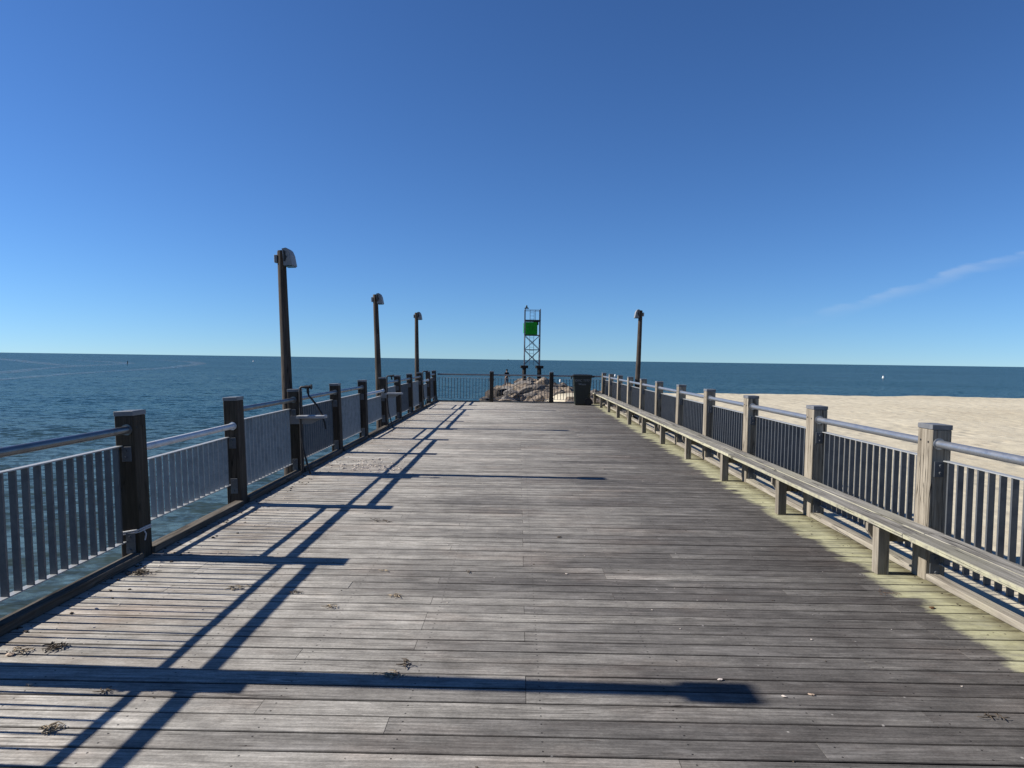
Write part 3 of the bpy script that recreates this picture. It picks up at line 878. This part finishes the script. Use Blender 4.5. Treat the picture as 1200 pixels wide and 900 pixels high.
# ------------------------------------------------------------------ person on the rocks
pd = ground(593.6, 452.6, -1.17)
per = empty('person', (pd.x, pd.y, -1.17), (0, 0, R(25)), 'person in dark cap and jacket standing on the left slope of the rock jetty', 'person')
J = [((0, 0, .93), .12), ((0, 0, 1.12), .115), ((0, 0, 1.32), .13), ((0, -.01, 1.46), .06), ((0, -.02, 1.54), .062), ((0, -.03, 1.62), .095), ((0, -.02, 1.70), .085),
     ((.19, 0, 1.38), .055), ((.25, -.05, 1.12), .042), ((.20, -.25, .98), .034), ((.19, -.34, .97), .028),
     ((-.19, 0, 1.38), .055), ((-.25, -.06, 1.12), .042), ((-.16, -.27, 1.04), .034), ((-.14, -.36, 1.05), .028),
     ((.10, 0, .85), .09), ((.11, -.02, .48), .06), ((.12, .02, .08), .045), ((.13, -.12, .035), .04),
     ((-.10, 0, .85), .09), ((-.12, -.03, .48), .06), ((-.13, .02, .08), .045), ((-.15, -.12, .035), .04)]
E = [(0, 1), (1, 2), (2, 3), (3, 4), (4, 5), (5, 6), (2, 7), (7, 8), (8, 9), (9, 10), (2, 11), (11, 12), (12, 13), (13, 14),
     (0, 15), (15, 16), (16, 17), (17, 18), (0, 19), (19, 20), (20, 21), (21, 22)]
def person_mesh():
    def mk(name, J, E, mat):
        me = bpy.data.meshes.new(name); me.from_pydata([j[0] for j in J], E, [])
        o = link(name, me, per); o.modifiers.new('skin', 'SKIN')
        bpy.context.view_layer.update()
        if not me.skin_vertices:
            bm = bmesh.new(); bm.from_mesh(me); bm.verts.layers.skin.verify(); bm.to_mesh(me); bm.free()
        bm = bmesh.new(); bm.from_mesh(me); lay = bm.verts.layers.skin.verify(); bm.verts.ensure_lookup_table()
        for i, j in enumerate(J):
            bm.verts[i][lay].radius = (j[1], j[1]); bm.verts[i][lay].use_root = (i == 0)
        bm.to_mesh(me); bm.free()
        o.modifiers['skin'].use_smooth_shade = True
        s_ = o.modifiers.new('sub', 'SUBSURF'); s_.levels = 2; s_.render_levels = 2
        me.materials.append(mat); return o
    mk('body', J, E, M['skin'])
    Jj = [(J[0][0], .165), (J[1][0], .165), (J[2][0], .18), (J[3][0], .085), (J[7][0], .085), (J[8][0], .068), (J[9][0], .052), (J[11][0], .085), (J[12][0], .068), (J[13][0], .052)]
    mk('jacket', Jj, [(0, 1), (1, 2), (2, 3), (2, 4), (4, 5), (5, 6), (2, 7), (7, 8), (8, 9)], M['jacket'])
    Jt = [((0, 0, .95), .15), ((.10, 0, .82), .11), ((.11, -.02, .48), .085), ((.12, .02, .10), .07), ((-.10, 0, .82), .11), ((-.12, -.03, .48), .085), ((-.13, .02, .10), .07)]
    mk('trousers', Jt, [(0, 1), (1, 2), (2, 3), (0, 4), (4, 5), (5, 6)], M['trousers'])
    for sx in (.125, -.14):
        MB().box(sx - .055, sx + .055, -.20, .08, -.005, .09, .025).build('shoe', M['black'], per)
    h = MB(); vs = []; 
    for z, r_ in ((1.655, .108), (1.69, .112), (1.74, .10), (1.775, .062), (1.785, .012)): vs.append((z, r_))
    h.tube([(0, -.02, z) for z, _ in vs], [r_ for _, r_ in vs], 16)
    h.prism([(-.09, 1.66), (.09, 1.66), (.09, 1.672), (-.09, 1.672)], -.22, -.08)
    h.build('cap', M['hat'], per)
    MB().tube([(0, -.13, 1.615), (0, -.150, 1.60), (0, -.13, 1.585)], [.012, .018, .012], 8).build('nose', M['skin'], per)
person_mesh()
# a flat rock under the feet
o = link('boulder', B_TAN[2]); o.location = (pd.x, pd.y, -1.17 - .30); o.scale = (.9, .8, .68)
tag(o, 'tan boulder directly under the feet of the person on the jetty', 'boulder', 'boulders of the rock jetty')

# ------------------------------------------------------------------ things out on the water
def buoy(px, py, h, label, mat='white', r=.16):
    p = ground(px, py, SEA)
    root = empty('buoy', (p.x, p.y, SEA), (0.03, -.05, 0), label, 'buoy', 'buoys on the water')
    MB().tube([(0, 0, -.3), (0, 0, -.05), (0, 0, .12), (0, 0, h - .1), (0, 0, h)], [r * .6, r * 1.2, r * 1.1, r * .7, r * .35], 14).build('float', M[mat], root)
    MB().tube([(0, 0, h), (0, 0, h + .07)], .02, 6).build('ring_post', M['iron'], root)
buoy(656.7, 447.6, .50, 'white buoy floating just right of the jetty, seen beside the bin', r=.17)
buoy(721, 441.0, .50, 'white buoy showing above the right railing near its far end', r=.20)
buoy(1035, 443.2, .62, 'white buoy alone on open water off the beach at right', r=.26)
buoy(297, 424.0, .8, 'tiny white buoy on the far water beside the tallest light pole', r=.35)
p = ground(149.5, 426.9, SEA)
mk = empty('channel_marker', (p.x, p.y, SEA), (0, 0, 0), 'thin dark channel marker post on the far left water between the boat wakes', 'marker')
MB().tube([(0, 0, -1), (0, 0, .75)], .12, 10).build('post', M['iron'], mk)
MB().box(-.2, .2, -.03, .03, .76, 1.05, .01).build('board', M['iron'], mk)
p = ground(596, 422.1, SEA)
k_ = 6000 / p.y
sh = empty('ship', (p.x * k_, 6000, SEA), (0, 0, .2), 'tiny grey ship on the horizon left of the beacon tower', 'ship')
MB().prism([(-9, 0), (8, 0), (10, 3), (-9, 2.6)], -2, 2).build('hull', M['hull'], sh)
MB().box(-7, -2, -1.5, 1.5, 2.8, 7, .2).build('bridge', M['hull'], sh)

def wake(pts, w0, label):
    P = [ground(x, y, SEA) for x, y in pts]
    # smooth
    Q = []
    for i in range(len(P) - 1):
        a = P[max(i - 1, 0)]; b = P[i]; c = P[i + 1]; d = P[min(i + 2, len(P) - 1)]
        for k in range(8):
            t = k / 8
            Q.append(.5 * ((2 * b) + (c - a) * t + (2 * a - 5 * b + 4 * c - d) * t * t + (3 * b - a - 3 * c + d) * t ** 3))
    Q.append(P[-1]); vs = []; n = len(Q)
    for i, q in enumerate(Q):
        d = (Q[min(i + 1, n - 1)] - Q[max(i - 1, 0)]).normalized(); s_ = Vector((d.y, -d.x, 0))
        wv = w0 * (q.y / 200) * (.6 + .8 * abs(mnoise.noise(q * .05))) * min(1, (i + 1) / 4, (n - i) / 4)
        vs += [q + s_ * wv + Vector((0, 0, .03)), q - s_ * wv + Vector((0, 0, .03))]
    fs = [(2 * i, 2 * i + 1, 2 * i + 3, 2 * i + 2) for i in range(n - 1)]
    me = bpy.data.meshes.new('wake_foam'); me.from_pydata(vs, [], fs); me.materials.append(M['wake'])
    o = link('wake_foam', me); tag(o, label, 'wake', kind='stuff')
wake([(-60, 451), (0, 445), (60, 440), (100, 437), (195, 431.2), (222, 428), (233, 426), (218, 423.6), (175, 421.8)], 2.6, 'pale curved boat wake arc on the left water, the nearer one')
wake([(-60, 442), (0, 437.2), (50, 431.8), (100, 428.6), (149, 425.8), (130, 424.2), (90, 422.4)], 2.8, 'pale curved boat wake arc on the left water ending at the marker')
wake([(-50, 417.5), (0, 420.6), (30, 423.6), (62, 427), (85, 428.6)], 3.0, 'short pale boat wake crossing at the far left')

# ------------------------------------------------------------------ litter on the deck
def bits(seed, n, spread, size, flat=.35):
    rg = random.Random(seed); m = MB()
    for _ in range(n):
        x, y = rg.gauss(0, spread * 1.2), rg.gauss(0, spread * .8); L = size * rg.uniform(.4, 1.6); a = rg.uniform(0, 6.28)
        d = Vector((math.cos(a), math.sin(a), 0)); z = size * .07 + abs(rg.gauss(0, size * flat * .35))
        c = Vector((x, y, z)); bend = Vector((-d.y, d.x, 0)) * L * rg.uniform(-.4, .4) + Vector((0, 0, L * rg.uniform(0, .3)))
        m.tube([c - d * L * .5, c + bend * .6, c + d * L * .5 + Vector((0, 0, L * rg.uniform(-.05, .1)))], [size * .04, size * .07, size * .025], 5)
    return m
def flake(seed, size):
    rg = random.Random(seed); m = MB(); n = 9; vs = []
    for k in range(n):
        t = 6.283 * k / n; r_ = size * rg.uniform(.55, 1.1)
        vs.append((r_ * math.cos(t), .65 * r_ * math.sin(t), rg.uniform(.1, .5) * size * .5))
    top = [(x * .9, y * .9, z + size * .08) for x, y, z in vs]; c0 = (0, 0, size * .05); c1 = (0, 0, size * .42)
    vs = vs + top + [c0, c1]
    fs = [(k, (k + 1) % n, n + (k + 1) % n, n + k) for k in range(n)] + [((k + 1) % n, k, 2 * n) for k in range(n)] + [(n + k, n + (k + 1) % n, 2 * n + 1) for k in range(n)]
    m.add(vs, fs); return m
items = [
    ('seaweed_clump', 58, 856, 'weed', lambda: bits(1, 34, .022, .045), 'largest tan seaweed clump on the near left boards below the thick shadow', 'seaweed'),
    ('seaweed_clump', 460, 792, 'weed', lambda: bits(2, 26, .024, .05, .2), 'round tan seaweed clump just above the long pole shadow', 'seaweed'),
    ('seaweed_clump', 477, 780, 'weed_dark', lambda: bits(3, 6, .018, .07), 'dark curled twig of seaweed above the long pole shadow', 'seaweed'),
    ('seaweed_clump', 462, 699, 'weed', lambda: bits(4, 18, .02, .045, .2), 'flat tan seaweed tuft in the middle of the left half of the deck', 'seaweed'),
    ('seaweed_clump', 347, 695, 'weed_dark', lambda: bits(5, 16, .015, .04), 'dark seaweed knot at the edge of the slanting double shadow', 'seaweed'),
    ('seaweed_clump', 62, 760, 'weed_dark', lambda: bits(6, 24, .03, .06), 'dark seaweed scrap beside the left curb above the thick shadow', 'seaweed'),
    ('seaweed_clump', 28, 764, 'weed', lambda: bits(7, 20, .035, .05), 'brown seaweed strand nearest the left curb', 'seaweed'),
    ('seaweed_clump', 122, 811, 'weed_dark', lambda: bits(8, 9, .02, .05), 'small dark seaweed scrap just below the thick post shadow', 'seaweed'),
    ('seaweed_clump', 165, 672, 'weed_dark', lambda: bits(9, 60, .035, .05), 'dark seaweed pile at the foot of the roped left post', 'seaweed'),
    ('seaweed_clump', 281, 690, 'weed', lambda: bits(10, 16, .04, .05), 'loose tan seaweed wisp between the roped post and the double shadow', 'seaweed'),
    ('seaweed_clump', 446, 611, 'weed_dark', lambda: bits(12, 22, .05, .05), 'dark flat seaweed strip just past the second post shadow', 'seaweed'),
    ('seaweed_clump', 451, 670, 'weed', lambda: bits(13, 8, .02, .04), 'thin tan seaweed wisp in the middle of the deck', 'seaweed'),
    ('seaweed_clump', 388, 712, 'weed', lambda: bits(14, 10, .02, .05), 'tan seaweed wisp right of the double shadow', 'seaweed'),
    ('seaweed_clump', 1160, 841, 'weed_dark', lambda: bits(15, 9, .022, .05), 'small dark seaweed sprig on the boards at lower right', 'seaweed'),
    ('seaweed_clump', 1040, 696, 'leaf', lambda: bits(16, 10, .05, .03), 'reddish brown crumb patch near the third nearest bench leg', 'seaweed'),
    ('seaweed_clump', 555, 672, 'weed_dark', lambda: bits(17, 7, .02, .04), 'dark crumb of seaweed near the middle of the boards', 'seaweed'),
    ('dry_leaf', 1092, 713, 'leaf', lambda: flake(1, .035), 'curled brown dead leaf on the green stained strip by the bench', 'leaf'),
    ('dry_leaf', 655, 630, 'weed_dark', lambda: flake(2, .03), 'small black dead leaf in the middle distance of the boards', 'leaf'),
    ('dry_leaf', 935, 627, 'leaf', lambda: flake(12, .022), 'tiny dark leaf near the bench leg right of centre', 'leaf'),
    ('shell', 844, 797, 'shell', lambda: flake(3, .022), 'whitish shell piece on the right boards above the shadow tip', 'shell'),
    ('shell', 919, 817, 'shell', lambda: flake(4, .018), 'small white shell just right of the long shadow tip', 'shell'),
    ('shell', 951, 815, 'crab', lambda: flake(5, .02), 'brown crab shell scrap beside the small white shell at right', 'shell'),
    ('shell', 951, 750, 'shell', lambda: flake(6, .012), 'single white speck of shell on the dark boards at right', 'shell'),
    ('shell', 34, 803, 'crab', lambda: flake(7, .03), 'pinkish shell lying at the lower edge of the thick post shadow', 'shell'),
    ('shell', 113, 714, 'shell', lambda: flake(8, .025), 'pale shell on the boards near the left curb', 'shell'),
    ('shell', 664, 673, 'shell', lambda: flake(9, .018), 'white shell right of the middle of the boards', 'shell'),
    ('shell', 12, 768, 'crab', lambda: flake(10, .035), 'tan crab shell nearest the left curb', 'shell'),
]
for name, px, py, mt, fn, lab, cat in items:
    p = ground(px, py); o = fn().build(name, M[mt], None, (p.x, p.y, .0025), (0, 0, random.uniform(-.6, .6))); o.scale = (.85, .85, .8); tag(o, lab, cat, cat + ' litter on the deck')
# crushed shells and crumbs too many to count
rg = random.Random(77); lit = MB()
def frag(m, x, y, s_):
    a = rg.uniform(0, 6.28); pts = [(x + s_ * rg.uniform(.5, 1.1) * math.cos(a + t), y + s_ * rg.uniform(.4, .9) * math.sin(a + t), .002 + rg.uniform(.05, .5) * s_) for t in (0, 2.0, 4.1)]
    b_ = [(px, py, .0015) for px, py, _ in pts]; m.add(pts + b_, [(0, 1, 2), (5, 4, 3), (0, 3, 4, 1), (1, 4, 5, 2), (2, 5, 3, 0)])
for _ in range(380):
    c = ground(rg.gauss(432, 20) + rg.choice((-12, 0, 0, 22)), rg.gauss(546, 4.5)); 
    if c.x > lx(c.y) + .05: frag(lit, c.x, c.y, .006 + .022 * rg.random() ** 2)
for _ in range(260):
    y = rg.uniform(3, 26); x = lx(y) + .04 + abs(rg.gauss(0, .35)); frag(lit, x, y, rg.uniform(.004, .014))
for _ in range(160):
    frag(lit, rg.uniform(-2.8, 2.9), rg.uniform(2.2, 20), rg.uniform(.003, .008))
lo = lit.build('crushed_shell_litter', M['shell']); tag(lo, 'scatter of crushed pale shell pieces over the boards', 'shell litter', kind='stuff')
lit = MB()
for _ in range(420):
    y = rg.uniform(2.6, 26); x = lx(y) + .012 + abs(rg.gauss(0, .16)); frag(lit, x, y, rg.uniform(.004, .02))
for _ in range(220):
    y = rg.uniform(2.6, 26); x = rx(y) - .01 - abs(rg.gauss(0, .12)); frag(lit, x, y, rg.uniform(.003, .012))
for _ in range(160):
    frag(lit, rg.uniform(-2.8, 2.9), rg.uniform(2.2, 14), rg.uniform(.003, .009))
lo = lit.build('plant_crumbs', M['weed_dark']); tag(lo, 'dark plant crumbs gathered along the curbs and boards', 'plant litter', kind='stuff')
